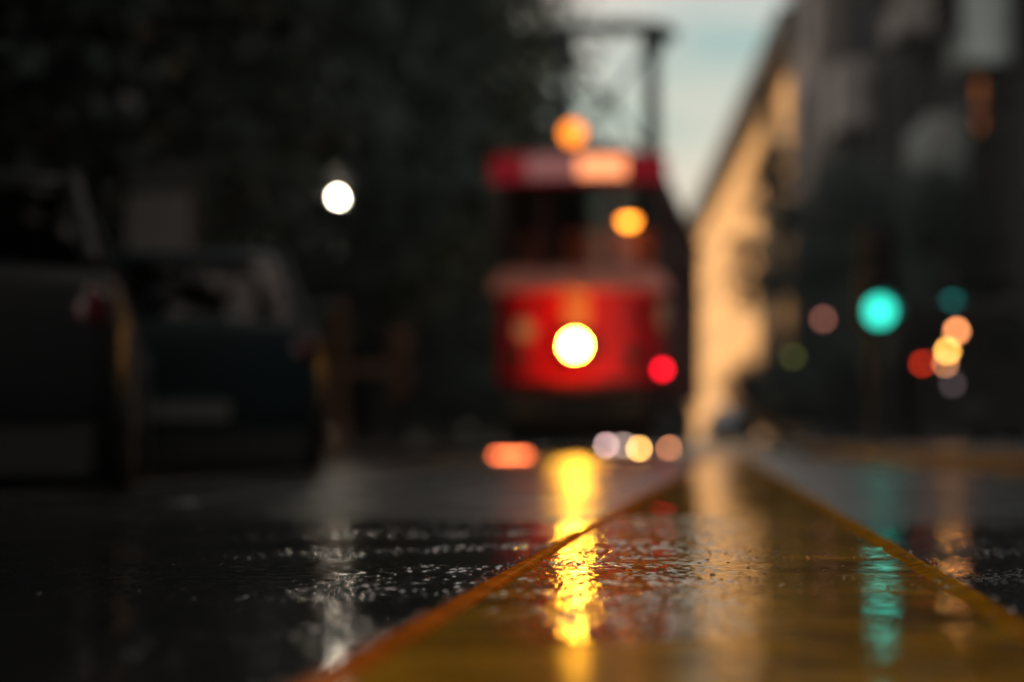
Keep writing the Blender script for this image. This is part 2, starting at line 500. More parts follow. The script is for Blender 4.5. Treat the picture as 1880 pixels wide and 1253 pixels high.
# ------------------------------------------------------------------ tram
def make_tram():
    t = thing('tram', 'red single headlight tram with roof pantograph driving towards the viewer', 'tram', (0.81, 30.0, 0), TYAW)
    W, L = 1.05, 13.4
    # plan outline, counter-clockwise seen from above, starting middle of left side; front faces -y
    def outline(ins=0.0):
        pts = []; w = W-ins; rr = 0.34
        pts.append((-w, L/2)); pts.append((-w, 0.55))
        def arc(cx, cy, r, a0, a1, n):
            for k in range(n+1):
                a = R(a0+(a1-a0)*k/n); pts.append((cx+r*math.cos(a), cy+r*math.sin(a)))
        arc(-w+rr, 0.06+rr+ins, rr, 180, 262, 6)
        for k in range(1, 12):
            x = -w+rr + 2*(w-rr)*k/12; pts.append((x, 0.065*(x/(w-rr))**2 + ins))
        arc(w-rr, 0.06+rr+ins, rr, 278, 360, 6)
        pts.append((w, 0.55)); pts.append((w, L/2)); pts.append((w, L-0.55))
        arc(w-rr, L-0.06-rr-ins, rr, 0, 82, 6)
        for k in range(1, 12):
            x = w-rr - 2*(w-rr)*k/12; pts.append((x, L-0.065*(x/(w-rr))**2 - ins))
        arc(-w+rr, L-0.06-rr-ins, rr, 98, 180, 6)
        pts.append((-w, L-0.55))
        return pts
    O = outline(); n = len(O)
    cum = [0]
    for k in range(n):
        a, b = O[k], O[(k+1) % n]; cum.append(cum[-1]+math.hypot(b[0]-a[0], b[1]-a[1]))
    TOT = cum[-1]
    def pos(s):
        s %= TOT
        for k in range(n):
            if cum[k] <= s <= cum[k+1]:
                u = (s-cum[k])/(cum[k+1]-cum[k]); a, b = O[k], O[(k+1) % n]
                p = Vector((a[0]+(b[0]-a[0])*u, a[1]+(b[1]-a[1])*u))
                pa, pb = pos_raw(s-0.05), pos_raw(s+0.05); d = (pb-pa).normalized()
                return p, Vector((d.y, -d.x))
    def pos_raw(s):
        s %= TOT
        for k in range(n):
            if cum[k] <= s <= cum[k+1]:
                u = (s-cum[k])/(cum[k+1]-cum[k]); a, b = O[k], O[(k+1) % n]
                return Vector((a[0]+(b[0]-a[0])*u, a[1]+(b[1]-a[1])*u))
    def slab(name, m, s0, s1, z0, z1, out=0.0, th=0.05, parent=t, ztop_in=0.0):
        N = max(2, int((s1-s0)/0.09)+1); rs = []
        for k in range(N+1):
            p, nn = pos(s0+(s1-s0)*k/N)
            a = p + nn*out; b = p + nn*(out-th); c = p + nn*(out-ztop_in)
            rs.append([(a.x, a.y, z0), (c.x, c.y, z1), (b.x, b.y, z1), (b.x, b.y, z0)])
        return MB().rings(rs).build(name, m, parent, smooth=30)
    # arc length of the front: from left corner start to right corner end
    sF0 = cum[2]; kF1 = 2+7+11+7-1; sF1 = cum[kF1]; sM = (sF0+sF1)/2
    sR0 = cum[kF1+3]; kR1 = kF1+3+7+11+7-1; sR1 = cum[kR1]
    fx = lambda x: sM + x       # near the middle arc length equals x
    # lower panels
    fp = slab('front_panel', 'tram_red', sF0+0.12, sF1-0.12, 0.92, 2.05)
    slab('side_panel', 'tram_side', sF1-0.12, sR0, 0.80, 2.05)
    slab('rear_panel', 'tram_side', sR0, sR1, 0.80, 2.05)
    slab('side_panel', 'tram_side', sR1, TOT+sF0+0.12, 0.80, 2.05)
    slab('belt_rail', 'tram_cream', sF0+0.10, sF1-0.10, 2.05, 2.33, 0.13, 0.18, ztop_in=0.16)
    slab('belt_rail', 'tram_side', sF1-0.10, TOT+sF0+0.10, 2.05, 2.20, 0.012, 0.06)
    slab('trim_stem', 'tram_cream', fx(-0.16), fx(0.16), 1.58, 2.048, 0.012, 0.03, fp)
    slab('skirt', 'tram_side', sF0+0.2, sF1-0.2, 0.80, 0.918, 0.012, 0.06)
    # windows: pillars and panes
    zt0, zt1 = 2.20, 3.36
    fr = [sF0+0.10, fx(-0.42), fx(0.42), sF1-0.10]
    side_n = 7
    edges = list(fr)
    sidelen = sR0-(sF1-0.10)
    edges += [fr[3] + sidelen*k/side_n for k in range(1, side_n+1)]
    rear = [sR0, sM*0+ (sR0+sR1)/2-0.42, (sR0+sR1)/2+0.42, sR1]
    edges += rear[1:]
    e1 = TOT+sF0+0.10; edges += [sR1 + (e1-sR1)*k/side_n for k in range(1, side_n+1)]
    for i in range(len(edges)-1):
        a, b = edges[i], edges[i+1]
        slab('pillar', 'tram_red' if False else 'tram_side', a-0.045, a+0.045, zt0, zt1, 0.004, 0.06)
        slab('window_pane', 'glass', a+0.047, b-0.047, zt0+0.02, zt1-0.02, -0.025, 0.012)
    slab('letter_board', 'tram_side', 0, TOT-0.001, 3.36, 3.52, 0.006, 0.06)
    slab('windscreen_wiper', 'black', fx(-0.03), fx(-0.005), 2.22, 2.75, 0.03, 0.02)
    # destination board across the roof edge
    db_ = slab('destination_board', emit('board_red_glow', (0.07, 0.003, 0.005), 1.0), sF0+0.14, sF1-0.14, 3.42, 3.74, 0.10, 0.09)
    slab('board_panel', emit('board_glow', (0.11, 0.045, 0.042), 1.0), fx(-0.62), fx(-0.0), 3.45, 3.71, 0.112, 0.012, db_)
    slab('lit_display', emit('display_glow', (1.0, 0.32, 0.13), 0.95), fx(0.02), fx(0.60), 3.46, 3.70, 0.113, 0.012, db_)
    # roof
    rs = []
    for ins, z in ((-0.03, 3.52), (-0.03, 3.56), (0.06, 3.70), (0.22, 3.82), (0.50, 3.92), (0.80, 3.95)):
        rs.append([(x, y, z) for x, y in outline(max(ins, 0.0))] if ins >= 0 else [(x*(1.0+0.03), y+(-0.03 if y < L/2 else 0.03), z) for x, y in outline(0.0)])
    MB().rings(rs).build('roof', 'tram_roof', t, smooth=50)
    MB().box((0, 2.6, 3.99), (0.9, 1.5, 0.14)).build('resistor_box', 'tram_roof', t, bevel=0.02)
    # floor, ends of the interior
    fl = MB().rings([[(x, y, z) for x, y in outline(0.06)] for z in (0.80, 0.90)]).build('floor', 'wood', t)
    bk = MB().box((0.30, 1.40, 1.90), (1.20, 0.05, 2.0)).build('bulkhead', 'wood', t)
    MB().box((-0.72, 1.40, 1.90), (0.36, 0.05, 2.0)).build('bulkhead', 'wood', t)
    MB().box((0.0, 0.55, 1.5), (1.0, 0.35, 1.1)).build('driver_desk', 'dark_metal', t, bevel=0.03)
    for k in range(5):
        for sx in (-0.62, 0.62):
            b = MB().box((sx, 2.9+k*1.35, 1.32), (0.7, 0.45, 0.08)).box((sx, 3.11+k*1.35, 1.62), (0.7, 0.06, 0.55)).box((sx, 2.9+k*1.35, 1.09), (0.5, 0.3, 0.38))
            b.build('bench_seat', 'wood', t)
    cl = MB().lathe([(0.10, 0.0), (0.10, -0.03), (0.07, -0.08), (0.02, -0.10)], (0.58, 0.95, 3.02), n=18).build('cab_lamp', emit('cab_lamp_glow', (1.0, 0.26, 0.02), 9.5), t)
    MB().tube([(0.58, 0.95, 3.02), (0.58, 0.95, 3.52)], 0.012, 6).build('lamp_stem', 'dark_metal', cl)
    # headlight
    hz = 1.36
    hl = MB().lathe([(0.12, 0.05), (0.155, 0.0), (0.165, -0.04), (0.158, -0.070), (0.125, -0.072), (0.12, -0.03)], (-0.02, -0.02, hz), 'y', 28).build('headlight', 'chrome', t)
    MB().lathe([(0.118, -0.025), (0.115, -0.065), (0.095, -0.115), (0.05, -0.150), (0.008, -0.160)], (-0.02, -0.02, hz), 'y', 28).build('lens', emit('headlight_glow', (1.0, 0.43, 0.030), 130.0), hl, smooth=80)
    for x in (-0.72, 0.70):
        f = MB().lathe([(0.10, 0.04), (0.11, -0.03), (0.10, -0.05), (0.085, -0.05), (0.01, -0.045)], (x, 0.05, 1.22), 'y', 20).build('fog_lamp', 'dark_metal', t)
    MB().lathe([(0.13, 0.03), (0.13, -0.012), (0.01, -0.014)], (-0.66, 0.045, 1.56), 'y', 24).build('round_emblem', 'board_white', t)
    ml = MB().lathe([(0.055, 0.05), (0.06, -0.02), (0.05, -0.03)], (1.06, -0.02, 1.06), 'y', 16).build('marker_lamp', 'dark_metal', t)
    MB().lathe([(0.048, -0.030), (0.04, -0.05), (0.01, -0.06)], (1.06, -0.02, 1.06), 'y', 16).build('red_lens', emit('marker_red_glow', (1.0, 0.005, 0.02), 6.5), ml)
    MB().tube([(0.86, 0.25, 1.06), (1.06, 0.03, 1.06)], 0.02, 6).build('bracket', 'dark_metal', ml)
    mi = MB().box((1.07, -0.02, 1.74), (0.10, 0.03, 0.34)).build('mirror', 'totem_pale', t, bevel=0.02)
    MB().tube([(1.07, 0.0, 1.9), (1.0, 0.3, 2.1)], 0.012, 6).build('mirror_arm', 'dark_metal', mi)
    # roof lamp
    rl = MB().lathe([(0.14, 0.10), (0.17, 0.0), (0.17, -0.06), (0.145, -0.065)], (-0.06, 0.16, 4.02), 'y', 24).build('roof_lamp', 'dark_metal', t)
    MB().box((-0.06, 0.26, 3.86), (0.12, 0.10, 0.20)).build('lamp_foot', 'dark_metal', rl)
    MB().lathe([(0.143, -0.060), (0.12, -0.09), (0.06, -0.11), (0.01, -0.115)], (-0.06, 0.16, 4.02), 'y', 24).build('lens', emit('roof_lamp_glow', (1.0, 0.25, 0.025), 1.5), rl)
    # under-frame
    MB().box((0, 0.14, 0.62), (1.75, 0.16, 0.30)).build('bumper_beam', 'black', t, bevel=0.03)
    MB().tube([(0, 0.1, 0.55), (0, -0.22, 0.55)], 0.05, 10).build('coupler', 'dark_metal', t)
    MB().box((0, L/2, 0.62), (1.5, L-1.2, 0.34)).build('underframe', 'black', t)
    g = MB()
    for k in range(9): g.box((-0.8+k*0.2, 0.55, 0.27), (0.035, 0.03, 0.30))
    g.box((0, 0.55, 0.42), (1.75, 0.04, 0.05)).box((0, 0.55, 0.13), (1.75, 0.04, 0.05))
    g.build('lifeguard', 'black', t)
    for y in (3.4, L-3.4):
        for sx in (-0.5, 0.5):
            w = MB().lathe([(0.05, -0.06), (0.36, -0.06), (0.36, -0.03), (0.33, 0.0), (0.33, 0.06), (0.05, 0.06)], (sx, y, 0.355), 'x', 24).build('wheel', 'steel', t)
        MB().box((0, y, 0.36), (0.9, 0.10, 0.10)).build('axle', 'black', t)
    for sx in (-0.78, 0.78):
        MB().box((sx, L/2, 0.42), (0.06, 8.4, 0.26)).build('truck_frame', 'black', t)
    [MB().box((q, 1.1, 0.48), (0.18, 0.7, 0.05)).build('step', 'dark_metal', t) for q in (-0.95, 0.95)]
    MB().box((0, 0.62, 0.29), (1.86, 0.04, 0.38)).build('guard_plate', 'black', t)
    [MB().box((q, L/2, 0.42), (0.05, L-1.3, 0.66)).build('side_skirt', 'black', t) for q in (-0.92, 0.92)]
    # pantograph: four tall legs, crossed braces, wide collector on top
    py = 5.3; xs = 0.65; zt = 6.12
    pg = MB().box((0, py-0.6, 3.99), (1.5, 0.09, 0.07)).box((0, py+0.6, 3.99), (1.5, 0.09, 0.07)).box((-xs, py, 3.99), (0.08, 1.11, 0.07)).box((xs, py, 3.99), (0.08, 1.11, 0.07)).build('pantograph', 'pant', t)
    for y in (py-0.6, py+0.6):
        for x in (-0.5, 0.5):
            MB().lathe([(0.06, -0.10), (0.035, -0.06), (0.06, -0.03), (0.035, 0.0)], (x, y, 3.96), n=10).build('insulator', 'brown', pg)
    for x in (-xs, xs):
        MB().tube([(x, py-0.55, 4.0), (x, py-0.28, 5.2), (x, py-0.05, zt)], [0.12, 0.11, 0.11], 10).build('arm', 'pant', pg)
        MB().tube([(x, py+0.55, 4.0), (x, py+0.28, 5.2), (x, py+0.05, zt)], [0.10, 0.09, 0.09], 10).build('arm', 'pant', pg)
        MB().box((x, py, zt-0.08), (0.34, 0.40, 0.34)).build('hinge_box', 'pant', pg, bevel=0.02)
    MB().tube([(-xs, py-0.50, 4.3), (xs, py-0.12, 5.95)], 0.035, 6).build('brace', 'pant', pg)
    MB().tube([(xs, py-0.50, 4.3), (-xs, py-0.12, 5.95)], 0.035, 6).build('brace', 'pant', pg)
    MB().tube([(-0.98, py, zt-0.05), (-0.80, py, zt+0.07), (-0.3, py, zt+0.11), (0.3, py, zt+0.11), (0.80, py, zt+0.07), (0.98, py, zt-0.05)], 0.11, 8).build('collector_bar', 'pant', pg)
    return t
tram = make_tram()

def wire_pts(y): return (0.81 + TS*(y-30), y, 6.37)
tag(MB().tube([wire_pts(y) for y in (-10, 30, 60, 100)], 0.006, 5).build('overhead_wire', 'dark_metal'), 'thin overhead contact wire running above the tram', 'wire')

# small glowing bulbs added in place of wet-road glints before the tram
def road_glint(px, py, Y, col, strength, lab):
    p = at(px, py, Y)
    t = thing('marker_lamp', lab, 'lamp', (p.x, p.y, -0.01), 0, 'low marker lamps in front of the tram')
    h = p.z+0.01
    MB().lathe([(0.05, 0.0), (0.05, 0.02), (0.03, 0.03), (0.028, h-0.022)], n=14).build('base', 'dark_metal', t)
    MB().sphere((0, 0, h), 0.022, 12, 8).build('bulb', emit('marker_glow', col, strength), t)
road_glint(1113, 818, 28.8, (1.0, 0.62, 0.60), 13, 'small pinkish white marker lamp, leftmost of four below the tram front')
road_glint(1145, 818, 28.8, (1.0, 0.72, 0.62), 7, 'small dim greyish marker lamp, second from left below the tram front')
road_glint(1173, 824, 28.4, (1.0, 0.50, 0.13), 30, 'small bright yellow marker lamp, brightest of four below the tram front')
road_glint(1228, 823, 28.4, (1.0, 0.36, 0.16), 10, 'small dull orange marker lamp, rightmost of four below the tram front')

p0, p1 = at(897, 836, 27.2), at(1003, 834, 27.2)  # glowing strip added in place of an orange reflection on the wet road
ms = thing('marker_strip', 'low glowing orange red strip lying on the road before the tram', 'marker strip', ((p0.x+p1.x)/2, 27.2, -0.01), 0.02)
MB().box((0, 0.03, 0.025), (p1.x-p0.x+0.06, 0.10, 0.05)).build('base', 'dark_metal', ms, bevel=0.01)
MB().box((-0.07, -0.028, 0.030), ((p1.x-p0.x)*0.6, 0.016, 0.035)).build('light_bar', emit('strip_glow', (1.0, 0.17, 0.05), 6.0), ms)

# ------------------------------------------------------------------ cars
def make_car(name, label, paint, group=None):
    t = thing(name, label, 'car', group=group)
    def ring(y, w, zb, zt, crown=0.02):
        h = zt-zb
        half = [(0.55*w, zb), (0.90*w, zb+0.02), (0.985*w, zb+0.16*h), (w, zb+0.45*h), (0.985*w, zb+0.72*h), (0.93*w, zt-0.035), (0.82*w, zt-0.005), (0.45*w, zt+crown*0.8)]
        return [(x, y, z) for x, z in half] + [(0, y, zt+crown)] + [(-x, y, z) for x, z in half[::-1]]
    st = [(-2.16, 0.62, 0.30, 0.60), (-2.12, 0.74, 0.24, 0.66), (-2.02, 0.82, 0.21, 0.71), (-1.80, 0.86, 0.19, 0.77), (-1.35, 0.875, 0.18, 0.86), (-0.95, 0.88, 0.18, 0.93),
          (-0.3, 0.88, 0.18, 0.95), (0.6, 0.88, 0.18, 0.97), (1.3, 0.875, 0.18, 0.98), (1.85, 0.86, 0.20, 0.99), (2.06, 0.82, 0.24, 0.96), (2.13, 0.74, 0.32, 0.90)]
    MB().rings([ring(*s) for s in st]).build('body', paint, t, smooth=42)
    # greenhouse
    A = [(-1.02, 0.76, 0.93), (-0.32, 0.60, 1.40), (1.45, 0.60, 1.42), (1.95, 0.72, 0.985)]
    def P(k, s, ins=0.0): y, w, z = A[k]; return Vector((s*(w-ins), y, z))
    rr = []
    for y, w, z in ((-0.36, 0.57, 1.385), (-0.22, 0.59, 1.425), (0.1, 0.60, 1.45), (0.75, 0.60, 1.455), (1.42, 0.585, 1.435), (1.54, 0.565, 1.395)):
        rr.append([(-w, y, z-0.03), (-w*0.96, y, z), (-w*0.6, y, z+0.022), (0, y, z+0.03), (w*0.6, y, z+0.022), (w*0.96, y, z), (w, y, z-0.03), (0, y, z-0.035)])
    MB().rings(rr).build('roof', paint, t, smooth=45)
    for s in (-1, 1):
        for a, b, r in ((0, 1, 0.032), (3, 2, 0.045)):
            MB().tube([P(a, s), P(b, s)], r, 8).build('pillar', paint, t)
        MB().tube([(s*0.795, 0.25, 0.95), (s*0.60, 0.25, 1.40)], 0.03, 8).build('pillar', paint, t)
        for y0, y1, yt0, yt1 in ((-0.98, 0.22, -0.32, 0.22), (0.28, 1.90, 0.28, 1.44)):
            MB().rings([[(s*0.78, y0, 0.95), (s*0.78, y1, 0.965), (s*0.60, yt1, 1.40), (s*0.60, yt0, 1.39)], [(s*0.77, y0, 0.95), (s*0.77, y1, 0.965), (s*0.59, yt1, 1.40), (s*0.59, yt0, 1.39)]]).build('side_window', 'carglass', t, smooth=0)
        m = MB().sphere((s*0.97, -0.72, 1.00), 0.10, 12, 8, (1.0, 0.6, 0.75)).build('door_mirror', paint, t)
        MB().box((s*0.87, -0.72, 0.96), (0.12, 0.05, 0.04)).build('mirror_stalk', 'black', m)
        h = MB().sphere((s*0.62, -2.03, 0.63), 0.14, 16, 10, (1.15, 0.55, 0.55)).build('headlight', 'lampglass', t)
        MB().sphere((s*0.69, 2.065, 0.78), 0.13, 14, 8, (0.9, 0.55, 1.0)).build('tail_light', 'redlens', t)
        MB().lathe([(0.055, 0.03), (0.06, -0.02), (0.01, -0.03)], (s*0.56, -2.10, 0.36), 'y', 14).build('fog_lamp', 'lampglass', t)
        for y in (-1.36, 1.36):
            MB().lathe([(0.34, -0.02), (0.37, 0.0), (0.37, 0.012), (0.34, 0.014)], (s*0.872, y, 0.35), 'x', 28).build('wheel_arch', 'black', t)
            w = MB().lathe([(0.20, -0.10), (0.30, -0.10), (0.325, -0.07), (0.325, 0.07), (0.30, 0.10), (0.20, 0.10)], (s*0.79, y, 0.315), 'x', 28).build('wheel', 'black', t)
            MB().lathe([(0.20, -0.02), (0.205, 0.095*1.0), (0.17, 0.08), (0.05, 0.06), (0.02, 0.075)] if s > 0 else [(0.20, 0.02), (0.205, -0.095), (0.17, -0.08), (0.05, -0.06), (0.02, -0.075)], (s*0.80, y, 0.315), 'x', 20).build('rim', 'steel', w)
        MB().box((s*0.885, -0.05, 0.80), (0.02, 0.20, 0.03)).build('door_handle', paint, t)
    MB().rings([[(-0.74, -1.00, 0.945), (0.74, -1.00, 0.945), (0.57, -0.34, 1.40), (-0.57, -0.34, 1.40)], [(-0.74, -0.99, 0.935), (0.74, -0.99, 0.935), (0.57, -0.33, 1.39), (-0.57, -0.33, 1.39)]]).build('windscreen', 'carglass', t, smooth=0)
    MB().rings([[(-0.70, 1.96, 0.99), (0.70, 1.96, 0.99), (0.57, 1.52, 1.40), (-0.57, 1.52, 1.40)], [(-0.70, 1.95, 0.98), (0.70, 1.95, 0.98), (0.57, 1.51, 1.39), (-0.57, 1.51, 1.39)]]).build('rear_window', 'carglass', t, smooth=0)
    gr = MB()
    for k in range(4): gr.box((0, -2.135+0.012*k, 0.48+0.035*k), (0.72, 0.04, 0.014))
    gr.build('grille', 'chrome', t)
    MB().box((0, -2.15, 0.40), (0.52, 0.03, 0.115)).build('number_plate', 'plate', t)
    MB().box((0, 2.14, 0.40), (0.52, 0.03, 0.115)).build('number_plate', 'plate', t)
    MB().box((0, 0, 0.16), (1.30, 3.9, 0.16)).build('underbody', 'black', t)
    MB().box((0, 2.02, 0.175), (1.5, 0.16, 0.25)).build('rear_valance', 'black', t, bevel=0.03)
    MB().box((0, -2.10, 0.28), (1.2, 0.10, 0.08)).build('air_intake', 'black', t)
    for x in (-0.36, 0.36):
        b = MB().box((x, 0.05, 0.72), (0.48, 0.5, 0.14)).box((x, 0.33, 1.0), (0.46, 0.12, 0.6)).box((x, 0.36, 1.33), (0.24, 0.09, 0.10))
        b.build('seat', 'seat', t)
    for s in (-0.2, 0.36):
        MB().tube([(s-0.30, -1.01, 0.965), (s+0.20, -0.99, 0.975)], 0.012, 6).build('wiper', 'black', t)
    return t
c1 = make_car('parked_car', 'black car seen from behind at far left, cut off by the frame', 'car_a', 'cars at the left kerb')
c1.location = (-2.80, 12.4, -0.01); c1.rotation_euler = (0, 0, 0.125+math.pi)
c2 = make_car('parked_car', 'dark blue car standing behind the black car at left', 'car_b', 'cars at the left kerb')
c2.location = (-2.33, 17.2, -0.01); c2.rotation_euler = (0, 0, 0.145+math.pi)
for k, (px, Y, lab) in enumerate(((1345, 96, 'dark grey distant car at the foot of the tan building, nearer one'), (1325, 128, 'dark grey distant car at the foot of the tan building, farther one'))):
    if k == 0: c3 = make_car('distant_car', lab, 'car_c', 'distant cars by the tan building')
    else: c3 = copy_tree(c3); c3['label'] = lab
    p = at(px, 803, Y); c3.location = (p.x, Y, -0.01); c3.rotation_euler = (0, 0, -0.033)

# van in the mouth of the side street, seen from behind
def make_van():
    Y = 40.0
    x0 = (1676-940)/FPX*Y
    t = thing('delivery_van', 'dark high roofed van at right with lit rear lamps', 'van', (x0+0.98, Y, -0.01), -0.03)
    def ring(y, w, zb, zt):
        half = [(0.9*w, zb), (w, zb+0.15), (w, 0.55*zt), (0.95*w, zt-0.25), (0.88*w, zt-0.06), (0.7*w, zt)]
        return [(x, y, z) for x, z in half] + [(-x, y, z) for x, z in half[::-1]]
    MB().rings([ring(0.0, 0.95, 0.42, 2.42), (ring(0.06, 0.98, 0.38, 2.48)), ring(3.6, 0.98, 0.38, 2.50), ring(4.2, 0.97, 0.38, 2.30), ring(4.75, 0.95, 0.38, 1.55), ring(5.5, 0.90, 0.38, 1.15), ring(5.6, 0.84, 0.42, 1.0)]).build('body', 'car_a', t, smooth=40)
    for s in (-1, 1):
        d = MB().box((s*0.455, -0.012, 1.42), (0.86, 0.024, 1.82)).build('rear_door', 'car_c', t, bevel=0.01)
        MB().box((s*0.455, -0.030, 1.85), (0.66, 0.012, 0.62)).build('window', 'pane', d)
        MB().box((s*0.10, -0.040, 1.30), (0.04, 0.03, 0.18)).build('handle', 'black', d)
        for y in (1.0, 4.6):
            w = MB().lathe([(0.20, -0.11), (0.32, -0.11), (0.345, -0.08), (0.345, 0.08), (0.32, 0.11), (0.20, 0.11)], (s*0.88, y, 0.34), 'x', 24).build('wheel', 'black', t)
            MB().lathe([(0.21, -0.09), (0.21, 0.09), (0.08, 0.10 if s > 0 else -0.10), (0.02, 0.08*s)], (s*0.88, y, 0.34), 'x', 16).build('rim', 'steel', w)
    MB().box((0, -0.06, 0.46), (1.9, 0.14, 0.16)).build('bumper', 'black', t, bevel=0.03)
    MB().box((0, -0.035, 0.72), (0.52, 0.02, 0.115)).build('number_plate', 'plate', t)
    def lamp(name, px, py, r, col, st):
        p = at(px, py, Y); q = (p.x-(x0+0.98), -0.06, p.z+0.01)
        h = MB().lathe([(r*1.35, 0.07), (r*1.35, -0.01), (r*1.15, -0.02)], q, 'y', 18).build(name, 'signal_black', t)
        MB().lathe([(r, -0.018), (r*0.8, -0.04), (r*0.1, -0.05)], q, 'y', 18).build('lens', emit(name+'_glow', col, st), h)
    lamp('tail_lamp', 1693, 668, 0.05, (1.0, 0.045, 0.012), 3.2)
    lamp('indicator_lamp', 1756, 608, 0.055, (1.0, 0.34, 0.12), 9.0)
    lamp('marker_lamp', 1739, 645, 0.05, (1.0, 0.44, 0.08), 14.0)
    lamp('lower_lamp', 1735, 668, 0.04, (1.0, 0.40, 0.18), 6.0)
    lamp('plate_lamp', 1748, 706, 0.06, (0.75, 0.55, 0.60), 0.4)
make_van()

# ------------------------------------------------------------------ traffic signals
def make_signal(px, py, Y, r, col, st, label, z0, lit=0):
    p = at(px, py, Y)
    t = thing('traffic_signal', label, 'traffic light', (p.x, Y, z0), 0, 'traffic signals')
    zg = p.z-z0; d = r*2.5
    top = zg + 2*d + r*1.3 if lit == 0 else zg + r*1.3
    MB().lathe([(0.14, 0), (0.14, 0.05), (0.075, 0.10), (0.065, top)], (0, 0.22, 0), n=16).build('post', 'signal_black', t)
    zs = [zg, zg+d, zg+2*d] if lit == 0 else [zg]
    hc = (zs[0]+zs[-1])/2
    h = MB().box((0, 0.03, hc), (r*2.7, 0.20, (zs[-1]-zs[0])+r*2.7)).build('housing', 'signal_black', t, bevel=0.02)
    for k, z in enumerate(zs):
        MB().lathe([(r, -0.075), (r*0.8, -0.095), (r*0.3, -0.11), (r*0.05, -0.112)], (0, 0, z), 'y', 28).build('lens', emit('signal_green_glow', col, st) if k == 0 else 'lens_off', h)
        # visor: half ring above the lens
        vr = []
        for j in range(15):
            a = R(-20 + 220*j/14); vr.append([(r*1.12*math.cos(a), -0.07, z+r*1.12*math.sin(a)), (r*1.12*math.cos(a), -0.27, z+r*1.12*math.sin(a)), (r*1.16*math.cos(a), -0.27, z+r*1.16*math.sin(a)), (r*1.16*math.cos(a), -0.07, z+r*1.16*math.sin(a))])
        MB().rings(vr).build('visor', 'signal_black', h)
    return t
make_signal(1614, 572, 26.5, 0.15, (0.03, 0.62, 0.46), 1.45, 'large black traffic light showing a bright green lamp on the near corner', 0.12)
make_signal(1748, 562, 50.0, 0.15, (0.02, 0.60, 0.55), 0.75, 'smaller distant traffic light with dim green lamp above the van', 0.12)

# ------------------------------------------------------------------ street furniture on the left
def make_lamp_post():
    p = at(621, 361, 32.0)
    t = thing('street_lamp', 'dark street lamp post with a lit white bulb beside the left trees', 'street lamp', (p.x, 32.0, 0.12))
    h = p.z-0.12
    MB().lathe([(0.16, 0), (0.16, 0.12), (0.11, 0.18), (0.10, 1.75), (0.12, 1.80), (0.06, 1.86)], n=16).build('base_column', 'brown', t)
    MB().lathe([(0.055, 1.80), (0.045, h-0.20), (0.08, h-0.17), (0.08, h-0.13)], n=14).build('post', 'dark_metal', t)
    MB().sphere((0, 0, h), 0.06, 16, 10).build('bulb', emit('street_lamp_glow', (1.0, 0.86, 0.66), 34.0), t)
    fr = MB()
    for k in range(4):
        a = R(45+90*k); fr.tube([(0.09*math.cos(a), 0.09*math.sin(a), h-0.14), (0.16*math.cos(a), 0.16*math.sin(a), h+0.17)], 0.007, 5)
    ln = fr.build('lantern_frame', 'dark_metal', t)
    MB().lathe([(0.24, 0), (0.22, 0.03), (0.10, 0.12), (0.02, 0.20)], (0, 0, h+0.17), n=16).build('lantern_cap', 'dark_metal', t)
make_lamp_post()

def make_bin():
    p = at(733, 600, 32.0)
    t = thing('litter_bin', 'brown litter bin on a short frame beside the street lamp', 'litter bin', (p.x, 32.2, 0.12))
    MB().lathe([(0.13, 0.62), (0.15, 0.66), (0.16, 1.45), (0.17, 1.50), (0.15, 1.52)], n=18).build('bucket', 'brown', t)
    MB().box((-0.45, 0.0, 1.02), (0.75, 0.06, 0.12)).build('rail', 'brown', t)
    MB().tube([(0, 0.0, 0), (0, 0.0, 0.64)], 0.035, 8).build('leg', 'dark_metal', t)
make_bin()

def make_totem():
    p = at(290, 300, 23.0)
    t = thing('information_panel', 'tall pale grey street panel behind the parked cars at left', 'street panel', (p.x, 23.0, 0.12), R(-4))
    h = p.z-0.12
    MB().box((0, 0.06, h/2), (0.70, 0.10, h)).build('frame', 'dark_metal', t, bevel=0.015)
    MB().box((0, 0.004, h-0.13), (0.62, 0.012, 0.21)).build('header', 'totem_grey', t)
    MB().box((0, 0.004, (h-0.27+0.5)/2), (0.62, 0.012, h-0.27-0.5)).build('panel', 'totem_pale', t)
make_totem()

# ------------------------------------------------------------------ buildings
WM = {}
def window(parent, key, m_frame, m_pane, w, h, loc, rz):
    k = (key, m_frame, str(m_pane), round(w, 2), round(h, 2))
    if k not in WM:
        f = MB()
        for sx in (-1, 1): f.box((sx*(w/2+0.06), -0.05, 0), (0.12, 0.16, h+0.24))
        f.box((0, -0.05, h/2+0.06), (w, 0.16, 0.12)).box((0, -0.10, -h/2-0.06), (w+0.3, 0.28, 0.12)).box((0, -0.03, 0), (0.07, 0.08, h)).box((0, -0.03, h*0.18), (w, 0.08, 0.06))
        fo = f.build('window', m_frame, parent, smooth=0)
        po = MB().box((0, 0.0, 0), (w, 0.03, h)).build('pane', m_pane, fo, smooth=0)
        WM[k] = (fo.data, po.data)
    else:
        fo = bpy.data.objects.new('window', WM[k][0]); COL.objects.link(fo); fo.parent = parent
        po = bpy.data.objects.new('pane', WM[k][1]); COL.objects.link(po); po.parent = fo
    fo.location = loc; fo.rotation_euler = (0, 0, rz)
    return fo

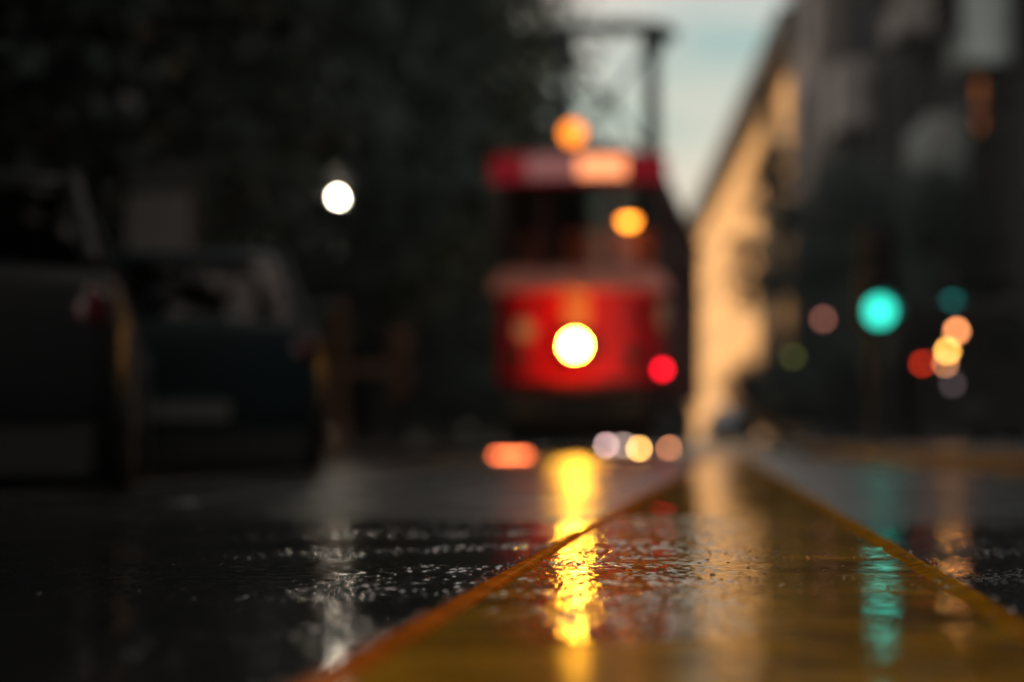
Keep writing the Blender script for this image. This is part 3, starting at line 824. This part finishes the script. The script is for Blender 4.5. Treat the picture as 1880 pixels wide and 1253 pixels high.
def building(name, label, p0, p1, depth, H, m_wall, m_trim, m_frame, bay=3.4, storey=3.3, ww=1.25, wh=1.8, windows=True, roof_h=1.6, eave=0.70, eave_h=0.35, curtains=0.0, seed=1, group=None):
    """facade from p0 to p1; the street lies to the right-hand side when looking from p0 to p1 rotated -90"""
    r = random.Random(seed)
    a = math.atan2(p1[1]-p0[1], p1[0]-p0[0]); L = math.hypot(p1[0]-p0[0], p1[1]-p0[1])
    t = thing(name, label, 'building', (p0[0], p0[1], 0.0), a, group)
    MB().box((L/2, depth/2, H/2-0.02), (L, depth, H+0.04)).build('wall', m_wall, t, smooth=0)
    ns = int(H/storey); nb = int(L/bay)
    for k in range(1, ns):
        MB().box((L/2, -0.09, k*storey), (L-0.01, 0.20, 0.16)).build('string_course', m_trim, t, smooth=0)
    MB().box((L/2, 0.03-eave/2, H-0.075-eave_h/2), (L+0.3, eave, eave_h)).build('cornice', 'roof', t, smooth=0)
    MB().rings([[(-0.3, -0.7, H+0.02), (L+0.3, -0.7, H+0.02), (L+0.3, depth, H+0.02), (-0.3, depth, H+0.02)],
                [(1.0, 1.6, H+roof_h), (L-1.0, 1.6, H+roof_h), (L-1.0, depth-1.5, H+roof_h), (1.0, depth-1.5, H+roof_h)]]).build('roof', 'roof', t, smooth=0)
    if windows:
        for i in range(nb):
            x = (i+0.5)*L/nb
            for k in range(ns):
                z = k*storey + storey*0.52
                c = r.random() < curtains
                window(t, 'w', m_frame, 'curtain' if c else 'pane', ww, wh, (x, -0.012, z), 0)
    return t
# right side: facade faces the street (-x); run p0 -> p1 towards the viewer so that depth goes to +x
def right_line(y): return 13.5 + 0.033*(y-111)
def bld_right(name, label, ya, yb, *args, **kw):
    # facade normal = local -y ; local x runs from far to near
    return building(name, label, (right_line(yb), yb), (right_line(ya), ya), *args, **kw)
bld_right('tan_building', 'long tan facade lit by warm low sun beyond the tram', 107.5, 305, 16, 19.6, 'tan', 'tan_trim', 'tan_trim', bay=4.2, storey=3.9, ww=1.9, wh=2.5, seed=2, eave=1.5, eave_h=1.1, group='buildings on the right')
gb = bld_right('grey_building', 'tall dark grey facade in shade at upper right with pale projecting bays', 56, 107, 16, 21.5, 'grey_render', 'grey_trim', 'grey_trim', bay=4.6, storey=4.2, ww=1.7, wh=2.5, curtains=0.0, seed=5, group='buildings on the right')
for (ya, yb, z0, z1, m_) in ((93.0, 106.0, 7.0, 20.6, 'bay_taupe'), (85.0, 89.5, 11.2, 13.6, 'bay_pale'), (68.5, 72.0, 11.8, 20.6, 'bay_pale'), (62.3, 66.8, 6.0, 8.6, 'banner_pale'), (56.3, 58.8, 9.0, 18.5, 'banner_pale')):
    b_ = MB().box((107-(ya+yb)/2, -0.55, (z0+z1)/2), (yb-ya, 1.1, z1-z0)).build('bay_front', m_, gb, smooth=0, bevel=0.05)
    k_ = z0+2.1
    while k_ < z1-1.4:
        window(b_, 'bay', 'grey_trim', 'pane', 1.3, 2.0, (107-(ya+yb)/2, -1.112, k_), 0); k_ += 4.2
lw = window(gb, 'lit', 'grey_trim', emit('dim_lit_window_glow', (0.30, 0.085, 0.02), 0.8), 1.6, 2.2, (107-60.2, -0.02, 8.9), 0)
def bld_left(name, label, ya, yb, X, *args, **kw):
    return building(name, label, (X, ya), (X, yb), *args, **kw)
bld_left('dark_building', 'dark tall building in shade along the left edge', 36, 63, -8.6, 14, 25, 'dark_render', 'dark_trim', 'dark_trim', seed=3, group='buildings on the left')
bld_left('dark_building', 'dark tall building behind the left trees, farther one', 63.3, 91, -8.2, 14, 24.5, 'dark_render', 'dark_trim', 'dark_trim', seed=4, group='buildings on the left')
bld_left('corner_building', 'dark building out of frame beside the viewer on the left', -60, 35.6, -9.0, 14, 26, 'dark_render', 'dark_trim', 'dark_trim', windows=False, group='buildings on the left')
building('corner_building', 'dark building out of frame beside the viewer on the right', (9.5, 27), (9.5, -50), 14, 20, 'dark_render', 'dark_trim', 'dark_trim', windows=False, group='buildings on the right')

building('side_street_building', 'dark building closing the side street, outside the right edge of the frame', (42, 75), (42, 10), 12, 15, 'dark_render', 'dark_trim', 'dark_trim', windows=False, group='buildings on the right')  # unseen building added so the tram side does not reflect bright sky


# ------------------------------------------------------------------ trees
def crown_mesh(name, seed, H, rad, z0, clumps, per, leaf, m, lobes=None):
    r = np.random.default_rng(seed)
    C = []
    while len(C) < clumps:
        p = r.uniform(-1, 1, 3); d = np.linalg.norm(p)
        if d < 1 and d > 0.35 * r.random(): C.append(p)
    C = np.array(C)
    hz = (H-z0)/2
    shape = 1.0 - 0.25*np.clip(C[:, 2], -1, 1)
    P = np.stack([C[:, 0]*rad*shape, C[:, 1]*rad*shape, z0+hz+C[:, 2]*hz], -1)
    cr = r.uniform(0.55, 1.0, clumps)*rad*0.26
    c = np.repeat(P, per, 0) + r.normal(0, 1, (clumps*per, 3))*np.repeat(cr, per)[:, None]*np.array([1, 1, 0.75])
    N = len(c)
    u = r.normal(0, 1, (N, 3)); u /= np.linalg.norm(u, axis=1)[:, None]
    v = np.cross(u, r.normal(0, 1, (N, 3))); v /= np.linalg.norm(v, axis=1)[:, None]
    s = leaf*r.uniform(0.6, 1.3, N)[:, None]
    V = np.stack([c-u*s*0.5, c+v*s*0.32-u*s*0.05, c+u*s*0.5, c-v*s*0.32-u*s*0.05], 1).reshape(-1, 3)
    me = bpy.data.meshes.new(name)
    me.vertices.add(len(V)); me.vertices.foreach_set('co', V.reshape(-1).astype(np.float32))
    me.loops.add(len(V)); me.polygons.add(N)
    me.loops.foreach_set('vertex_index', np.arange(len(V), dtype=np.int32))
    me.polygons.foreach_set('loop_start', (np.arange(N)*4).astype(np.int32))
    me.materials.append(M[m]); me.update(calc_edges=True)
    return me, P
def trunk_mb(seed, H, z0, P, r0):
    r = random.Random(seed); b = MB()
    pts = [(0, 0, 0)]; x = y = 0
    for k in range(1, 8):
        x += r.uniform(-0.09, 0.09); y += r.uniform(-0.09, 0.09); pts.append((x, y, H*0.82*k/7))
    b.tube(pts, [r0*1.35]+[r0*(1-0.85*k/7) for k in range(1, 8)], 10)
    for p in P[::max(1, len(P)//14)]:
        z = max(z0*0.8, min(p[2]*0.75, H*0.7)); f = z/(H*0.82)*7; k = min(6, int(f)); q = Vector(pts[k]).lerp(Vector(pts[k+1]), f-k)
        e = Vector(p); mid = q.lerp(e, 0.5)+Vector((0, 0, 0.25))
        b.tube([q, mid, e], [r0*0.38, r0*0.24, r0*0.06], 6)
    return b
protos = {}
def tree_proto(key, H, rad, z0, clumps, per, leaf, m, r0, seed):
    me, P = crown_mesh('crown', seed, H, rad, z0, clumps, per, leaf, m)
    tb = trunk_mb(seed, H, z0, P, r0)
    protos[key] = (me, tb, H)
tree_proto('plane_a', 12.0, 3.2, 2.6, 95, 150, 0.26, 'leaf_dark', 0.20, 1)
tree_proto('plane_b', 12.0, 2.9, 2.2, 95, 150, 0.26, 'leaf_dark', 0.18, 2)
tree_proto('plane_c', 12.0, 3.2, 2.6, 95, 170, 0.26, 'leaf_olive', 0.20, 6)  # olive leaves put the tone of sunlit patches into shaded trees
tree_proto('olive', 16.0, 4.2, 3.5, 90, 130, 0.34, 'leaf_olive', 0.24, 3)
tree_proto('slim', 9.0, 1.25, 2.6, 34, 120, 0.17, 'leaf_dark', 0.10, 4)
tree_proto('bush', 4.2, 2.6, 0.15, 70, 160, 0.20, 'leaf_dark', 0.08, 5)
tmesh = {}
def tree(key, x, y, H, label, rz, group, name='street_tree', cat='tree', z=0.12):
    me, tb, H0 = protos[key]
    t = thing(name, label, cat, (x, y, z), rz, group)
    c = bpy.data.objects.new('crown', me); COL.objects.link(c); c.parent = t; c['kind'] = 'stuff'
    if key not in tmesh: o = tb.build('trunk', 'bark', t, smooth=60); tmesh[key] = o.data
    else: o = bpy.data.objects.new('trunk', tmesh[key]); COL.objects.link(o); o.parent = t
    s = H/H0
    for q in (c, o): q.scale = (s, s, s)
    return t
for k, (x, y, H) in enumerate(((-4.6, 12.0, 11.0), (-4.5, 17.6, 11.0))):  # trees added to darken the sky reflected in the car windows
    tree('plane_a', x, y, H, ('dark street tree overhanging the black car, crown above the frame', 'dark street tree overhanging the dark blue car, crown above the frame')[k], 0.7+k*2.2, 'near trees along the left kerb')
G1 = 'dark trees on the left pavement'
for k, (x, y, H, key, lab) in enumerate((
    (-6.6, 24, 9.5, 'plane_a', 'dark leafy tree above the parked cars, leftmost of the left trees'),
    (-4.7, 31, 10.5, 'plane_b', 'dark leafy tree behind the pale street panel at left'),
    (-3.5, 38, 11.5, 'plane_a', 'dark leafy tree just behind the lit street lamp'),
    (-6.4, 41, 12.0, 'plane_b', 'dark leafy tree against the dark building behind the parked cars'),
    (-2.6, 46, 12.5, 'plane_c', 'dark leafy tree between the street lamp and the tram'),
    (-4.8, 52, 13.0, 'plane_a', 'dark leafy tree deep behind the street lamp'),
    (-3.5, 56, 15.0, 'plane_c', 'dark leafy tree rising behind the tram roof, its edge against the sky'),
    (-3.2, 66, 15.0, 'plane_b', 'tall dark leafy tree farther behind the tram at left'),
    (-6.0, 68, 15.0, 'plane_a', 'tall dark leafy tree farther behind, beside the far dark building'))):
    tree(key, x, y, H, lab, k*1.3, G1)
for k, (x, y, H, lab) in enumerate(((-11.0, 114, 22, 'sunlit olive tree beyond the dark left trees, left one'), (-5.2, 116, 23, 'sunlit olive tree beyond the dark left trees, right one behind the tram'))):
    tree('olive', x, y, H, lab, k*2.1+0.4, 'sunlit trees beyond the left trees', z=-0.01)
for k, (x, y, H, lab) in enumerate(((-6.2, 60, 4.6, 'dark bush below the left trees, leftmost'), (-4.0, 62, 4.8, 'dark bush below the left trees, second from left'), (-1.9, 64, 5.0, 'dark bush below the left trees behind the litter bin'), (-2.7, 57, 3.6, 'lower dark bush below the left trees, nearest of the row'), (-0.9, 60, 3.8, 'lower dark bush close to the left side of the tram'), (0.0, 66, 5.0, 'dark bush just left of the tram'), (1.0, 72, 4.4, 'dark bush hidden behind the tram'))):
    tree('bush', x, y, H, lab, k*1.9, 'dark bushes on the left pavement', 'bush', 'bush')
G2 = 'trees on the right pavement'
p = at(1432, 803, 62); tree('slim', p.x, 62, 7.6, 'slim dark tree standing out against the tan facade', 0.4, G2)
p = at(1560, 803, 58); tree('plane_b', p.x, 58, 6.8, 'broader dark tree right of the slim tree on the right pavement', 1.7, G2)
p = at(1690, 803, 62); tree('plane_a', p.x, 62, 7.4, 'tall dark tree behind the van at right', 2.9, G2)
p = at(1820, 803, 66); tree('plane_b', p.x, 60, 6.4, 'dark tree at the right edge behind the van', 0.9, G2)
p = at(1470, 803, 68); tree('bush', p.x, 68, 2.9, 'low dark bush at the foot of the slim right tree', 0.7, G2, 'bush', 'bush')
p = at(1580, 803, 55); tree('bush', p.x, 55, 3.2, 'low dark bush behind the large traffic light', 2.2, G2, 'bush', 'bush')

# two small far lamps on the right pavement
def far_lamp(px, py, Y, col, st, label):
    p = at(px, py, Y)
    t = thing('far_lamp', label, 'street lamp', (p.x, Y, 0.12), 0, 'small far lamps on the right pavement')
    h = p.z-0.12
    MB().lathe([(0.08, 0), (0.08, 0.3), (0.04, 0.36), (0.03, h-0.07)], n=10).build('post', 'dark_metal', t)
    MB().sphere((0, 0, h), 0.07, 12, 8).build('globe', emit('far_lamp_glow', col, st), t)
far_lamp(1512, 586, 52.5, (1.0, 0.36, 0.26), 1.3, 'small far lamp with dim pinkish globe left of the green traffic light')
far_lamp(1456, 655, 52.8, (0.5, 0.5, 0.12), 0.55, 'small far lamp with very dim olive globe near the slim tree')

# ------------------------------------------------------------------ thin haze added to lift the dark tones
hz = MB().box((0, 140, 15.0), (260, 420, 34)).build('haze', 'asphalt', smooth=0)
hm = bpy.data.materials.new('rain_mist')
hm.use_nodes = True
hn, hl_ = hm.node_tree.nodes, hm.node_tree.links
hn.remove(hn['Principled BSDF'])
pv = hn.new('ShaderNodeVolumePrincipled')
pv.inputs['Color'].default_value = (0.86, 0.95, 0.97, 1)
pv.inputs['Density'].default_value = 0.0006
hl_.new(pv.outputs[0], hn['Material Output'].inputs['Volume'])
hz.data.materials[0] = hm
tag(hz, 'thin rain mist filling the whole street', 'mist', kind='stuff')  # mist here is only the added haze
